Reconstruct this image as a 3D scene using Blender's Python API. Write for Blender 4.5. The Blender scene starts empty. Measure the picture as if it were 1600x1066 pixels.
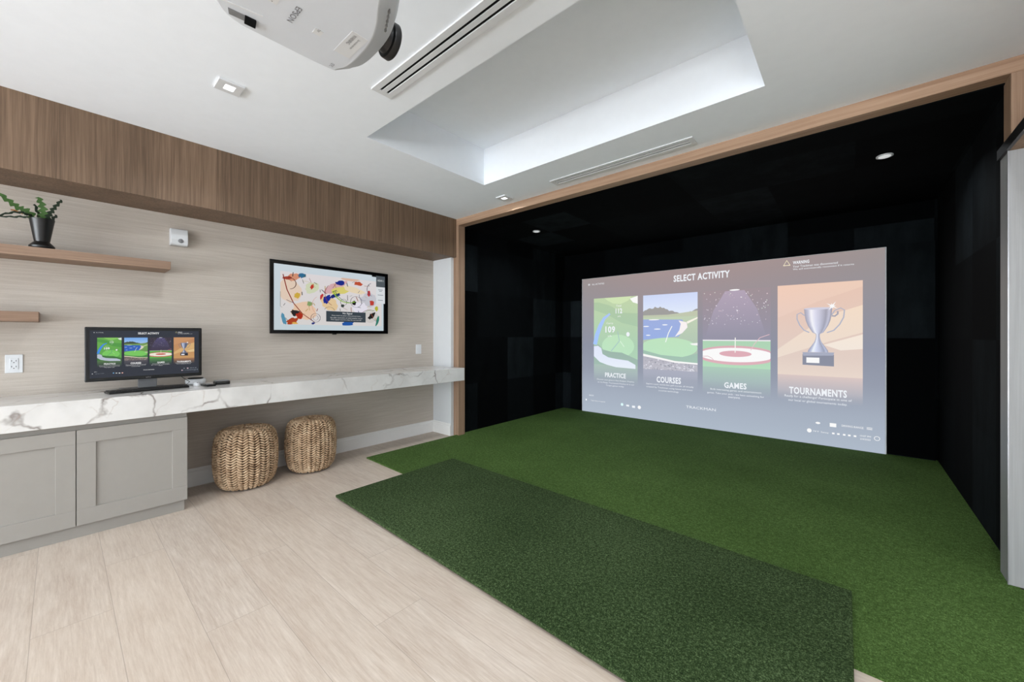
import bpy, bmesh, math, random
from mathutils import Vector, Matrix
random.seed(7)
SC = bpy.context.scene
COL = SC.collection

# ------------------------------------------------------------------ camera, world, lights, exposure
H = 1.27
cam_d = bpy.data.cameras.new('camera'); cam = bpy.data.objects.new('camera', cam_d); COL.objects.link(cam)
cam.location = (0, 0, H)
cam.rotation_euler = (math.pi/2, 0, math.atan(531/613))
cam_d.sensor_width = 36; cam_d.lens = 613/1600*36; cam_d.shift_y = -9/1600; cam_d.clip_start = .02
SC.camera = cam
SC.view_settings.view_transform = 'Standard'; SC.view_settings.look = 'None'
SC.view_settings.exposure = 0.0; SC.view_settings.gamma = 1.0; SC.view_settings.use_curve_mapping = False
SC.cycles.max_bounces = 10; SC.cycles.diffuse_bounces = 6; SC.cycles.sample_clamp_indirect = 6.0
SC.cycles.use_denoising = True

w = bpy.data.worlds.new('world'); SC.world = w; w.use_nodes = True
w.node_tree.nodes['Background'].inputs[0].default_value = (.80, .90, 1, 1)
w.node_tree.nodes['Background'].inputs[1].default_value = 1.2

def area(name, loc, direction, sx, sy, power, color):
    d = bpy.data.lights.new(name, 'AREA'); d.shape = 'RECTANGLE'; d.size = sx; d.size_y = sy; d.energy = power; d.color = color
    o = bpy.data.objects.new(name, d); COL.objects.link(o); o.location = loc
    o.rotation_euler = Vector(direction).to_track_quat('-Z', 'Y').to_euler(); return o
# daylight through the rear windows (sky) and an added fill lamp for the ceiling
area('window_daylight', (-.6, -6.12, 1.45), (0, 1, .10), 6.2, 2.2, 390, (.88, .95, 1))
area('ceiling_fill', (-.6, -7.1, .2), (0, 1, .42), 6.2, 1.4, 640, (.92, .96, 1))
sun_d = bpy.data.lights.new('sun', 'SUN'); sun_d.energy = 4.0; sun_d.angle = .02; sun_d.color = (.95, .97, 1)
sun = bpy.data.objects.new('sun', sun_d); COL.objects.link(sun); sun.rotation_euler = Vector((.0, .86, -.60)).to_track_quat('-Z', 'Y').to_euler()

# ------------------------------------------------------------------ helpers
def s2l(c):
    def f(v):
        v /= 255.0
        return v/12.92 if v <= .04045 else ((v+.055)/1.055)**2.4
    return (f(c[0]), f(c[1]), f(c[2]), 1)

class MB:
    def __init__(s): s.v = []; s.f = []; s.m = []; s.c = []
    def add(s, vs, fs, mi=0):
        b = len(s.v); s.v += [tuple(p) for p in vs]
        for f in fs: s.f.append([b+i for i in f]); s.m.append(mi)
        return s
    def box(s, x0, x1, y0, y1, z0, z1, mi=0):
        vs = [(x, y, z) for z in (z0, z1) for y in (y0, y1) for x in (x0, x1)]
        return s.add(vs, [(0,2,3,1),(4,5,7,6),(0,1,5,4),(2,6,7,3),(0,4,6,2),(1,3,7,5)], mi)
    def prism(s, pts, z0, z1, mi=0):
        n = len(pts); vs = [(x, y, z0) for x, y in pts]+[(x, y, z1) for x, y in pts]
        return s.add(vs, [tuple(range(n))[::-1], tuple(range(n, 2*n))]+[(i, (i+1) % n, n+(i+1) % n, n+i) for i in range(n)], mi)
    def loft(s, rings, mi=0, caps=True):
        n = len(rings[0]); vs = [p for r in rings for p in r]; fs = []
        for k in range(len(rings)-1):
            for i in range(n): fs.append((k*n+i, k*n+(i+1) % n, (k+1)*n+(i+1) % n, (k+1)*n+i))
        if caps: fs += [tuple(range(n))[::-1], tuple(range((len(rings)-1)*n, len(rings)*n))]
        return s.add(vs, fs, mi)
    def lathe(s, prof, c=(0, 0, 0), n=32, axis='z', mi=0, caps=True):
        rings = []
        for r, h in prof:
            ring = []
            for i in range(n):
                a = 2*math.pi*i/n; p = (r*math.cos(a), r*math.sin(a), h)
                if axis == 'x': p = (p[2], p[0], p[1])
                if axis == 'y': p = (p[1], p[2], p[0])
                ring.append((p[0]+c[0], p[1]+c[1], p[2]+c[2]))
            rings.append(ring)
        return s.loft(rings, mi, caps)
    def tube(s, pts, r, n=8, mi=0):
        rings = []
        for k, p in enumerate(pts):
            p = Vector(p); a = Vector(pts[max(0, k-1)]); b = Vector(pts[min(len(pts)-1, k+1)])
            q = (b-a).to_track_quat('Z', 'Y'); rr = r[k] if isinstance(r, (list, tuple)) else r
            rings.append([tuple(p+q @ Vector((rr*math.cos(2*math.pi*i/n), rr*math.sin(2*math.pi*i/n), 0))) for i in range(n)])
        return s.loft(rings, mi)
    def build(s, name, mats, parent=None, smooth=False, bevel=0, kind=None, seg=2):
        me = bpy.data.meshes.new(name); me.from_pydata(s.v, [], s.f)
        if not isinstance(mats, (list, tuple)): mats = [mats]
        for m in mats: me.materials.append(m)
        for p, mi in zip(me.polygons, s.m): p.material_index = mi; p.use_smooth = smooth
        bm = bmesh.new(); bm.from_mesh(me); bmesh.ops.recalc_face_normals(bm, faces=bm.faces); bm.to_mesh(me); bm.free()
        me.update()
        o = bpy.data.objects.new(name, me); COL.objects.link(o)
        if smooth:
            try: me.set_sharp_from_angle(angle=math.radians(40))
            except Exception: pass
        if bevel:
            b = o.modifiers.new('bevel', 'BEVEL'); b.width = bevel; b.segments = seg; b.limit_method = 'ANGLE'; b.angle_limit = math.radians(40)
        if parent:
            o.parent = parent; o.matrix_parent_inverse = Matrix.Translation(-parent.location)
        if kind: o['kind'] = kind
        return o

def thing(name, label, cat, loc=(0, 0, 0), group=None):
    o = bpy.data.objects.new(name, None); o.empty_display_size = .05; COL.objects.link(o); o.location = loc
    return tag(o, label, cat, group)
def tag(o, label, cat, group=None):
    o['label'] = label; o['category'] = cat
    if group: o['group'] = group
    return o

# ------------------------------------------------------------------ node material helpers
class NM:
    def __init__(s, name, rough=.6, spec=.4):
        s.mat = bpy.data.materials.new(name); s.mat.use_nodes = True; s.t = s.mat.node_tree
        s.b = s.t.nodes['Principled BSDF']; s.b.inputs['Roughness'].default_value = rough
        s.b.inputs['Specular IOR Level'].default_value = spec
    def n(s, t, **kw):
        x = s.t.nodes.new(t)
        for k, v in kw.items(): setattr(x, k, v)
        return x
    def link(s, a, b): s.t.links.new(a, b)
    def math(s, op, a, b=None, c=None):
        x = s.n('ShaderNodeMath', operation=op)
        for i, v in enumerate((a, b, c)):
            if v is None: continue
            if isinstance(v, (int, float)): x.inputs[i].default_value = v
            else: s.link(v, x.inputs[i])
        return x.outputs[0]
    def xyz(s):
        tc = s.n('ShaderNodeTexCoord'); sep = s.n('ShaderNodeSeparateXYZ'); s.link(tc.outputs['Object'], sep.inputs[0])
        s.co = tc.outputs['Object']; return sep.outputs
    def noise(s, scale=(1, 1, 1), sc=5, detail=4, rough=.55, vec=None, dist=0, off=(0, 0, 0)):
        mp = s.n('ShaderNodeMapping'); mp.inputs['Scale'].default_value = scale; mp.inputs['Location'].default_value = off
        if vec is None:
            if not hasattr(s, 'co'): s.xyz()
            vec = s.co
        s.link(vec, mp.inputs[0]); x = s.n('ShaderNodeTexNoise'); s.link(mp.outputs[0], x.inputs['Vector'])
        x.inputs['Scale'].default_value = sc; x.inputs['Detail'].default_value = detail; x.inputs['Roughness'].default_value = rough
        x.inputs['Distortion'].default_value = dist
        return x.outputs[0]
    def ramp(s, fac, stops):
        r = s.n('ShaderNodeValToRGB'); s.link(fac, r.inputs[0]); e = r.color_ramp.elements
        while len(e) < len(stops): e.new(.5)
        for i, (p, c) in enumerate(stops): e[i].position = p; e[i].color = s2l(c)
        return r.outputs[0]
    def mix(s, fac, a, b, mode='MIX'):
        x = s.n('ShaderNodeMix', data_type='RGBA', blend_type=mode)
        for sock, v in ((x.inputs[0], fac), (x.inputs[6], a), (x.inputs[7], b)):
            if isinstance(v, (int, float)): sock.default_value = v
            elif isinstance(v, tuple): sock.default_value = s2l(v)
            else: s.link(v, sock)
        return x.outputs[2]
    def base(s, c):
        if isinstance(c, tuple): s.b.inputs['Base Color'].default_value = s2l(c)
        else: s.link(c, s.b.inputs['Base Color'])
        return s
    def bump(s, h, strength=.3, dist=.002):
        x = s.n('ShaderNodeBump'); x.inputs['Strength'].default_value = strength; x.inputs['Distance'].default_value = dist
        s.link(h, x.inputs['Height']); s.link(x.outputs[0], s.b.inputs['Normal']); return s

def plain(name, c, rough=.5, spec=.4, metal=0, var=5):
    m = NM(name, rough, spec); f = m.noise((1, 1, 1), 14, 3)
    m.base(m.ramp(f, [(.3, tuple(max(0, v-var) for v in c)), (.7, tuple(min(255, v+var) for v in c))])); m.b.inputs['Metallic'].default_value = metal
    return m.mat
def glow(name, c, strength):
    m = NM(name); m.base((230, 230, 230)); m.b.inputs['Emission Color'].default_value = s2l(c); m.b.inputs['Emission Strength'].default_value = strength
    f = m.noise((1, 1, 1), 3, 1); m.link(m.math('MULTIPLY', m.math('ADD', m.math('MULTIPLY', f, .1), .95), strength), m.b.inputs['Emission Strength'])
    return m.mat
def wood(name, dark, mid, light, grain='z', fine=1.0, rough=.55, panel=None):
    m = NM(name, rough, .3); m.xyz()
    k = {'x': (.018, 1, 1), 'y': (1, .018, 1), 'z': (1, 1, .018)}[grain]
    a = m.noise(k, 45*fine, 5, .65); b = m.noise(k, 7*fine, 3, .5, dist=.4); c2 = m.noise(k, 160*fine, 2, .5)
    f = m.math('ADD', m.math('MULTIPLY', a, .5), m.math('ADD', m.math('MULTIPLY', b, .25), m.math('MULTIPLY', c2, .25)))
    col = m.ramp(f, [(.36, dark), (.5, mid), (.64, light)])
    if panel:   # veneer strips of slightly different tone
        sep = m.n('ShaderNodeSeparateXYZ'); m.link(m.co, sep.inputs[0]); ax = sep.outputs[1]
        st = m.math('FLOOR', m.math('MULTIPLY', ax, 1/panel)); wn = m.n('ShaderNodeTexWhiteNoise', noise_dimensions='1D'); m.link(st, wn.inputs['W'])
        col = m.mix(m.math('MULTIPLY', wn.outputs[0], .35), col, tuple(int(v*.86) for v in mid))
    m.base(col); m.bump(f, .12, .001); return m.mat

def mat_floor():
    m = NM('oak_look_tile', .42, .4); o = m.xyz(); PW, PL = .2455, 1.53
    r = m.math('DIVIDE', m.math('ADD', o[1], .08), PW); row = m.math('FLOOR', r); fr = m.math('FRACT', r)
    xs = m.math('DIVIDE', m.math('ADD', m.math('ADD', o[0], 2.59), m.math('MULTIPLY', row, .51)), PL)
    idx = m.math('FLOOR', xs); fx = m.math('FRACT', xs)
    def edge(f, wdt): return m.math('LESS_THAN', m.math('MINIMUM', f, m.math('SUBTRACT', 1, f)), wdt)
    g = m.math('MAXIMUM', edge(fr, .0012/PW), edge(fx, .0012/PL))
    cb = m.n('ShaderNodeCombineXYZ'); m.link(row, cb.inputs[0]); m.link(idx, cb.inputs[1])
    wn = m.n('ShaderNodeTexWhiteNoise', noise_dimensions='2D'); m.link(cb.outputs[0], wn.inputs[0])
    va = m.n('ShaderNodeVectorMath', operation='MULTIPLY_ADD'); m.link(wn.outputs['Color'], va.inputs[0]); va.inputs[1].default_value = (7, 7, 7); m.link(m.co, va.inputs[2])
    a = m.noise((.07, 1, 1), 95, 6, .75, vec=va.outputs[0]); b = m.noise((.14, 1, 1), 16, 5, .6, vec=va.outputs[0], dist=.8); c = m.noise((.35, 1, 1), 3, 2, .5, vec=va.outputs[0])
    f = m.math('ADD', m.math('MULTIPLY', a, .55), m.math('ADD', m.math('MULTIPLY', b, .28), m.math('MULTIPLY', c, .17)))
    col = m.ramp(f, [(.36, (168, 151, 137)), (.5, (188, 174, 161)), (.64, (205, 193, 181))])
    col = m.mix(m.math('MULTIPLY', wn.outputs[0], .25), col, (196, 178, 160))
    col = m.mix(m.math('MULTIPLY', g, .75), col, (150, 138, 126))
    m.base(col); m.bump(m.math('SUBTRACT', m.math('MULTIPLY', f, .3), g), .25, .001); return m.mat

def mat_turf(name, dk, mid, lt, sc):
    m = NM(name, .95, .08)
    a = m.noise((1, 1, 1), sc, 3, .75); b = m.noise((1, 1, 1), sc*.35, 3, .7); c = m.noise((1, 1, 1), 1.1, 2, .5)
    f = m.math('ADD', m.math('MULTIPLY', a, .6), m.math('ADD', m.math('MULTIPLY', b, .3), m.math('MULTIPLY', c, .1)))
    m.base(m.ramp(f, [(.36, dk), (.5, mid), (.63, lt)])); m.bump(f, .9, .006)
    m.b.inputs['Sheen Weight'].default_value = .0
    return m.mat

def mat_linen():
    m = NM('linen_wallcovering', .85, .15)
    a = m.noise((1, .018, 1), 150, 4, .7); b = m.noise((1, .03, 1), 100, 3, .6); c = m.noise((1, 1, 1), 260, 2, .5)
    f = m.math('ADD', m.math('MULTIPLY', a, .5), m.math('ADD', m.math('MULTIPLY', b, .35), m.math('MULTIPLY', c, .15)))
    m.base(m.ramp(f, [(.34, (174, 164, 153)), (.5, (185, 176, 166)), (.66, (196, 188, 179))])); m.bump(f, .25, .001); return m.mat

def mat_marble():
    m = NM('veined_marble', .16, .5); m.xyz()
    sw = m.n('ShaderNodeVectorMath', operation='MULTIPLY_ADD')
    nz = m.n('ShaderNodeTexNoise'); nz.inputs['Scale'].default_value = 2.2; nz.inputs['Detail'].default_value = 5; m.link(m.co, nz.inputs['Vector'])
    m.link(nz.outputs['Color'], sw.inputs[0]); sw.inputs[1].default_value = (.55, .55, .55); m.link(m.co, sw.inputs[2])
    def vein(scale, wd, off):
        mp = m.n('ShaderNodeMapping'); mp.inputs['Location'].default_value = off; mp.inputs['Rotation'].default_value = (.7, .3, .4); m.link(sw.outputs[0], mp.inputs[0])
        v = m.n('ShaderNodeTexVoronoi', feature='DISTANCE_TO_EDGE'); v.inputs['Scale'].default_value = scale; m.link(mp.outputs[0], v.inputs['Vector'])
        x = m.n('ShaderNodeMapRange'); x.inputs['From Min'].default_value = 0; x.inputs['From Max'].default_value = wd; x.inputs['To Min'].default_value = 1; x.inputs['To Max'].default_value = 0
        m.link(v.outputs['Distance'], x.inputs[0]); return x.outputs[0]
    msk = m.ramp(m.noise((1, 1, 1), 3.0, 3, off=(5, 2, 1)), [(.42, (0, 0, 0)), (.58, (255, 255, 255))])
    v1 = m.math('MULTIPLY', vein(2.0, .024, (0, 0, 0)), m.math('ADD', m.math('MULTIPLY', msk, .9), .1))
    v2 = m.math('MULTIPLY', vein(3.4, .016, (3, 1, 4)), m.math('MULTIPLY', msk, .45))
    base = m.ramp(m.noise((1, 1, 1), 4, 4), [(.35, (202, 200, 197)), (.65, (216, 214, 211))])
    col = m.mix(m.math('MULTIPLY', v1, .95), base, (122, 112, 106)); col = m.mix(v2, col, (176, 158, 146))
    m.base(col); return m.mat

def mat_black_felt():
    m = NM('black_acoustic_felt', .95, .05); o = m.xyz()
    fl = [m.math('FLOOR', m.math('MULTIPLY', m.math('ADD', o[i], 9.13), 1/.61)) for i in range(3)]
    cb = m.n('ShaderNodeCombineXYZ'); [m.link(fl[i], cb.inputs[i]) for i in range(3)]
    wn = m.n('ShaderNodeTexWhiteNoise', noise_dimensions='3D'); m.link(cb.outputs[0], wn.inputs[0])
    n1 = m.noise((1, 1, .35), 5, 6, .75)
    f = m.math('ADD', m.math('MULTIPLY', wn.outputs[0], .5), m.math('MULTIPLY', n1, .5))
    m.base(m.ramp(f, [(.35, (3, 4, 5)), (.60, (10, 13, 15)), (.82, (26, 31, 34))])); m.bump(n1, .3, .003); return m.mat

M = {}
M['paint'] = plain('white_ceiling_paint', (240, 245, 251), .75, .2, var=1)
M['white'] = plain('white_wall_paint', (206, 208, 210), .6, .25, var=1)
M['trim'] = plain('white_trim_gloss', (225, 224, 222), .35, .4, var=1)
M['cab'] = plain('greige_cabinet_lacquer', (150, 146, 140), .4, .35, var=1)
M['floor'] = mat_floor()
M['linen'] = mat_linen(); M['marble'] = mat_marble(); M['felt'] = mat_black_felt()
M['fascia'] = wood('walnut_veneer_vertical', (84, 67, 53), (113, 92, 74), (136, 112, 92), 'z', 1.6, panel=.45)
M['header'] = wood('oak_lengthwise', (138, 108, 86), (164, 134, 110), (182, 154, 130), 'x', .8)
M['jamb'] = wood('oak_upright', (126, 99, 79), (150, 122, 100), (168, 141, 118), 'z', .8)
M['shelf'] = wood('oak_shelf', (114, 91, 75), (137, 112, 94), (158, 133, 113), 'y', .9)
M['turf'] = mat_turf('green_turf', (36, 54, 20), (66, 90, 42), (102, 128, 74), 170)
M['mat'] = mat_turf('dark_turf', (16, 28, 12), (46, 62, 34), (98, 116, 80), 190)
M['black'] = plain('black_plastic', (14, 14, 15), .35, .5, var=2)
M['gloss'] = plain('black_gloss', (8, 8, 9), .12, .5, var=1)
M['slot'] = plain('dark_slot', (16, 16, 17), .8, .1, var=2)
M['alu'] = plain('brushed_aluminium', (150, 150, 152), .35, .5, .7, var=4)
M['wplastic'] = plain('white_plastic', (212, 214, 216), .35, .45, var=2)
M['proj'] = plain('projector_white', (208, 213, 220), .4, .4, var=1)
M['grey'] = plain('grey_plastic', (120, 121, 123), .5, .4, var=3)
M['ink'] = plain('grey_printing', (105, 105, 108), .6, .2, var=2)
M['lamp'] = glow('lamp_glow', (255, 252, 246), 4)
M['dimlamp'] = glow('dim_lamp_disc', (225, 228, 230), .55)
M['straw'] = None
def mat_straw():
    m = NM('woven_seagrass', .75, .2); f = m.noise((1, 1, 1), 60, 4, .7); g = m.noise((1, 1, 1), 12, 2)
    m.base(m.ramp(m.math('ADD', m.math('MULTIPLY', f, .6), m.math('MULTIPLY', g, .4)), [(.35, (136, 108, 82)), (.5, (186, 158, 128)), (.65, (214, 190, 160))])); m.bump(f, .4, .002); return m.mat
M['straw'] = mat_straw()
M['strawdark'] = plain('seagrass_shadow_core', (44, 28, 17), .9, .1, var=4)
m = NM('brushed_grey_laminate', .45, .3); f = m.noise((1, 1, .02), 120, 3, .6)
m.base(m.ramp(f, [(.35, (138, 138, 138)), (.65, (146, 146, 146))])); M['panel'] = m.mat
M['leaf'] = plain('green_leaf', (62, 96, 44), .5, .3, var=18)
M['leafdark'] = plain('dark_leaf', (24, 40, 22), .5, .3, var=8)
M['leafbrown'] = plain('brown_leaf', (150, 95, 50), .6, .2, var=10)
def mat_display(name, rough):
    m = NM(name, rough, .15); m.base((4, 4, 4)); a = m.n('ShaderNodeVertexColor'); a.layer_name = 'Col'
    m.link(a.outputs[0], m.b.inputs['Emission Color']); m.b.inputs['Emission Strength'].default_value = 1.0
    return m.mat
M['display'] = mat_display('lit_display', .3)
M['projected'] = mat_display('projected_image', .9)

# ------------------------------------------------------------------ setting
XW, XF, XR = -4.19, -3.775, .634      # niche wall, fascia face, bay right side
YO, YS = 3.285, 5.80                  # opening plane, bay back wall
ZC, ZF = 2.734, 2.254
S = lambda mb, n, m, **k: mb.build(n, m, kind='structure', **k)
S(MB().box(-4.4, 3.1, -6.2, 6.0, -.1, 0), 'floor', M['floor'])
c = MB(); tx0, tx1, ty0, ty1, tz = -2.71, -.385, 1.488, 2.712, 3.081
c.box(-4.4, tx0, -6.2, 3.45, ZC, ZC+.5); c.box(tx1, 3.1, -6.2, 3.45, ZC, ZC+.5); c.box(tx0, tx1, -6.2, ty0, ZC, ZC+.5); c.box(tx0, tx1, ty1, 3.45, ZC, ZC+.5); c.box(tx0, tx1, ty0, ty1, tz, ZC+.5)
S(c, 'ceiling', M['paint'])
S(MB().box(-4.4, XW, -6.2, YO+.2, 0, ZC), 'wall_left', M['linen'])
S(MB().box(XW, -3.83, 3.245, YO+.14, 0, ZF), 'wall_niche_end', M['white'])
S(MB().box(XW, XF, -6.0, YO, ZF, ZC), 'trim_1', M['fascia'])
S(MB().box(-3.83, -3.733, YO, YO+.105, 0, ZC-.082), 'trim_2', M['jamb'], bevel=.002)
S(MB().box(-3.83, 3.0, YO, YO+.105, ZC-.082, ZC), 'trim_3', M['header'], bevel=.002)
S(MB().box(XR, 3.0, YO, YO+.13, 0, ZC-.082), 'trim_4', M['jamb'], bevel=.002)
S(MB().box(3.0, 3.15, -6.2, YO+.2, 0, ZC), 'wall_right', M['white'])
rw = MB()
for x0, x1 in ((-4.4, -3.7), (-1.75, -1.55), (.35, .55), (2.5, 3.1)): rw.box(x0, x1, -6.2, -6.0, 0, ZC)
rw.box(-4.4, 3.1, -6.2, -6.0, 2.5, ZC); rw.box(-4.4, 3.1, -6.2, -6.0, 0, .3)
S(rw, 'wall_rear', M['white'])
for i, (x0, x1) in enumerate(((-3.7, -1.75), (-1.55, .35), (.55, 2.5))):
    b = MB(); t = .05
    b.box(x0, x1, -6.14, -6.08, .3, .3+t); b.box(x0, x1, -6.14, -6.08, 2.5-t, 2.5); b.box(x0, x0+t, -6.14, -6.08, .3, 2.5); b.box(x1-t, x1, -6.14, -6.08, .3, 2.5)
    S(b, 'window_%d' % (i+1), M['black'])
# golf bay shell
S(MB().box(-4.0, -3.80, YO+.105, YS+.2, 0, 2.9), 'wall_bay_left', M['felt'])
S(MB().box(XR+.02, XR+.2, YO+.13, YS+.2, 0, 2.9), 'wall_bay_right', M['felt'])
S(MB().box(-4.0, XR+.2, YS, YS+.2, 0, 2.9), 'wall_bay_back', M['felt'])
S(MB().box(-3.83, XR+.1, YO+.105, YS+.1, 2.645, 2.72), 'ceiling_bay', M['felt'])
# baseboards
def baseb(mb, horizontal, a, b2, w0):
    pr = [(0, 0), (.016, 0), (.016, .118), (.010, .128), (.010, .140), (.004, .150), (0, .150)]
    if horizontal == 'y': rings = [[(w0+p, y, q) for p, q in pr] for y in (a, b2)]
    else: rings = [[(x, w0-p, q) for p, q in pr] for x in (a, b2)]
    return mb.loft(rings)
S(baseb(MB(), 'y', .60, 3.245, XW), 'baseboard_left', M['trim'])
S(baseb(MB(), 'x', XW+.016, -3.83, 3.245), 'baseboard_end', M['trim'])

# ------------------------------------------------------------------ turf and mat
tf = MB().prism([(-3.78, 2.075), (XR+1.4, 1.93), (XR+1.4, 3.12), (XR, 3.12), (XR, 3.42), (XR+.018, 3.42), (XR+.018, YS-.02), (-3.79, YS-.02), (-3.79, YO+.12), (-3.725, YO+.11), (-3.725, YO-.002), (-3.78, YO-.002)], 0, .012)
tag(tf.build('artificial_turf', M['turf']), 'bright green putting turf carpeting the golf bay in front of the screen', 'turf')
ht = MB().prism([(-3.03, 1.405), (-.62, 1.345), (.012, 1.335), (0, 2.52), (-3.045, 2.60)], .012, .03)
tag(ht.build('hitting_mat', M['mat'], bevel=.004), 'darker green rectangular hitting mat laid over turf edge and floor', 'mat')

# ------------------------------------------------------------------ counter and cabinet
CT, CB, CX = .867, .712, -3.62
tag(MB().prism([(XW+.001, -1.2), (CX, -1.2), (CX, YO-.003), (-3.828, YO-.003), (-3.828, 3.243), (XW+.001, 3.243)], CB, CT).build('countertop', M['marble'], bevel=.002), 'long white marble counter with grey veins under the television', 'countertop')

def shaker_door(y0, y1, z0, z1, x, parent):
    st, dp, rc = .083, .02, .009; b = MB(); iy0, iy1, iz0, iz1 = y0+st, y1-st, z0+st+.018, z1-st-.002
    b.box(x-dp, x, y0, y1, z0, iz0); b.box(x-dp, x, y0, y1, iz1, z1); b.box(x-dp, x, y0, iy0, iz0, iz1); b.box(x-dp, x, iy1, y1, iz0, iz1)
    d = b.build('door', M['cab'], parent, bevel=.0015)
    MB().box(x-dp+.002, x-rc, iy0, iy1, iz0, iz1).build('panel', M['cab'], d)
    return d
def cabinet(y0, y1, gap, label):
    t = thing('base_cabinet', label, 'cabinet', (-3.9, (y0+y1)/2, 0), 'greige cabinets under the counter')
    MB().box(XW+.002, -3.665, y0, y1, .08, CB-.001).build('cabinet_body', M['cab'], t, bevel=.001)
    MB().box(XW+.002, -3.672, y0, y1-.012, 0, .08).build('toe_kick', M['cab'], t)
    for a, b in ((y0+.002, gap-.002), (gap+.002, y1)): shaker_door(a, b, .082, .678, -3.64, t)
    return t
cabinet(-.47, .609, .0695, 'greige two-door shaker cabinet under left end of marble counter, beside the woven stool')

# ------------------------------------------------------------------ shelves
tag(MB().box(XW, -3.93, -1.3, .559, 1.772, 1.832).build('floating_shelf', M['shelf'], bevel=.002), 'longer upper oak floating shelf carrying the black pot', 'shelf', 'oak wall shelves')
tag(MB().box(XW, -3.93, -1.3, -.085, 1.357, 1.42).build('floating_shelf', M['shelf'], bevel=.002), 'lower oak floating shelf cut by the left edge, above wall outlet', 'shelf', 'oak wall shelves')

# ------------------------------------------------------------------ potted plant
PX, PY, PZ = -3.992, -.073, 1.832
pt = thing('potted_plant', 'black footed pot with spiky green succulent on the upper shelf', 'plant', (PX, PY, PZ))
pot = MB().lathe([(.046, 0), (.056, .006), (.057, .018), (.040, .040), (.034, .046), (.036, .056), (.055, .186), (.057, .192), (.053, .192), (.050, .180), (.001, .178)], (PX, PY, PZ), 40)
pot.build('pot', M['black'], pt, smooth=True)
def serrated(pts, wd, name, mat, teeth):
    """flat toothed stem following a path, with thickness"""
    P = [Vector(p) for p in pts]
    def at(t):
        k = t*(len(P)-1); i = min(int(k), len(P)-2); f = k-i
        p0 = P[max(0, i-1)]; p1 = P[i]; p2 = P[i+1]; p3 = P[min(len(P)-1, i+2)]
        return .5*((2*p1)+(p2-p0)*f+(2*p0-5*p1+4*p2-p3)*f*f+(3*p1-p0-3*p2+p3)*f**3)
    n = teeth*4; L = []; R = []
    for i in range(n+1):
        t = i/n; c0 = at(t); d = (at(min(1, t+.02))-at(max(0, t-.02))).normalized(); side = d.cross(Vector((1, .12, 0))).normalized()
        env = (1-.55*t)*min(1, .35+t*4)
        sl = [.30, 1.0, .85, .55][i % 4]; sr = [.85, .55, .30, 1.0][i % 4]
        if i == n: sl = sr = .05
        L.append(c0+side*wd*1.25*env*sl); R.append(c0-side*wd*1.25*env*sr)
    b = MB(); th = Vector((.0022, 0, 0)); V = []
    for l, r in zip(L, R): V += [l-th, r-th, r+th, l+th]
    F = []
    for i in range(n):
        for k in range(4): F.append((4*i+k, 4*i+(k+1) % 4, 4*i+4+(k+1) % 4, 4*i+4+k))
    F += [(0, 1, 2, 3), (4*n+3, 4*n+2, 4*n+1, 4*n)]
    b.add(V, F); return b.build(name, mat, pt)
z0 = PZ+.18
serrated([(PX, -.10, z0), (PX+.02, -.13, 2.055), (PX+.03, -.17, 2.075), (PX+.05, -.215, 2.112), (PX+.06, -.275, 2.165)], .024, 'stem', M['leaf'], 8)
serrated([(PX, -.09, z0), (PX+.04, -.125, 2.035), (PX+.06, -.17, 2.038), (PX+.07, -.22, 2.012), (PX+.08, -.28, 1.965)], .010, 'stem', M['leafdark'], 6)
serrated([(PX, -.09, z0), (PX-.02, -.14, 2.03), (PX-.03, -.20, 2.02), (PX-.04, -.27, 2.012)], .009, 'stem', M['leafdark'], 5)
serrated([(PX, -.075, z0), (PX-.02, -.085, 2.05), (PX-.03, -.105, 2.125)], .014, 'stem', M['leafdark'], 4)
serrated([(PX, -.07, z0), (PX+.01, -.066, 2.055), (PX+.015, -.072, 2.11), (PX+.01, -.088, 2.165)], .027, 'stem', M['leaf'], 6)
serrated([(PX, -.055, z0), (PX+.01, -.042, 2.06), (PX+.015, -.018, 2.115), (PX+.01, .012, 2.172)], .017, 'stem', M['leafdark'], 7)
serrated([(PX, -.06, z0), (PX-.02, -.035, 2.03), (PX-.03, -.01, 2.075)], .016, 'stem', M['leafdark'], 4)
serrated([(PX+.02, -.15, 2.04), (PX+.02, -.17, 2.05), (PX+.02, -.20, 2.056)], .008, 'dry_leaf', M['leafbrown'], 2)

# ------------------------------------------------------------------ wall devices
t = thing('motion_sensor', 'small white wall sensor with round lens right of the upper shelf', 'sensor', (XW, .63, 2.07))
pr = [(0, 0), (.05, 0), (.062, .012), (.070, .045), (.066, .085), (.055, .128), (.048, .134), (0, .134)]
MB().loft([[(XW+p, y, 2.0+q) for p, q in pr] for y in (.585, .695)]).build('housing', M['wplastic'], t, bevel=.004)
MB().lathe([(.017, 0), (.017, .005), (.012, .007), (.001, .009)], (XW+.066, .648, 2.036), 24, 'x').build('lens', M['grey'], t, smooth=True)
t = thing('power_outlet', 'white double wall outlet above the counter near left edge', 'outlet', (XW, -.196, 1.08))
MB().box(XW, XW+.006, -.232, -.158, 1.021, 1.142).build('cover_plate', M['wplastic'], t, bevel=.002)
rc = MB().box(XW+.004, XW+.009, -.213, -.177, 1.045, 1.118).build('receptacle', M['wplastic'], t, bevel=.001)
hs = MB()
for zz in (1.10, 1.062):
    hs.box(XW+.0088, XW+.0096, -.206, -.2035, zz-.004, zz+.006); hs.box(XW+.0088, XW+.0096, -.1875, -.185, zz-.004, zz+.006); hs.box(XW+.0088, XW+.0096, -.198, -.193, zz-.013, zz-.008)
hs.build('socket_slots', M['slot'], rc)
t = thing('light_switch', 'white rocker switch plate right of the television', 'switch', (XW, 3.01, 1.09))
MB().box(XW, XW+.006, 2.968, 3.050, 1.032, 1.152).build('cover_plate', M['wplastic'], t, bevel=.002)
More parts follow.
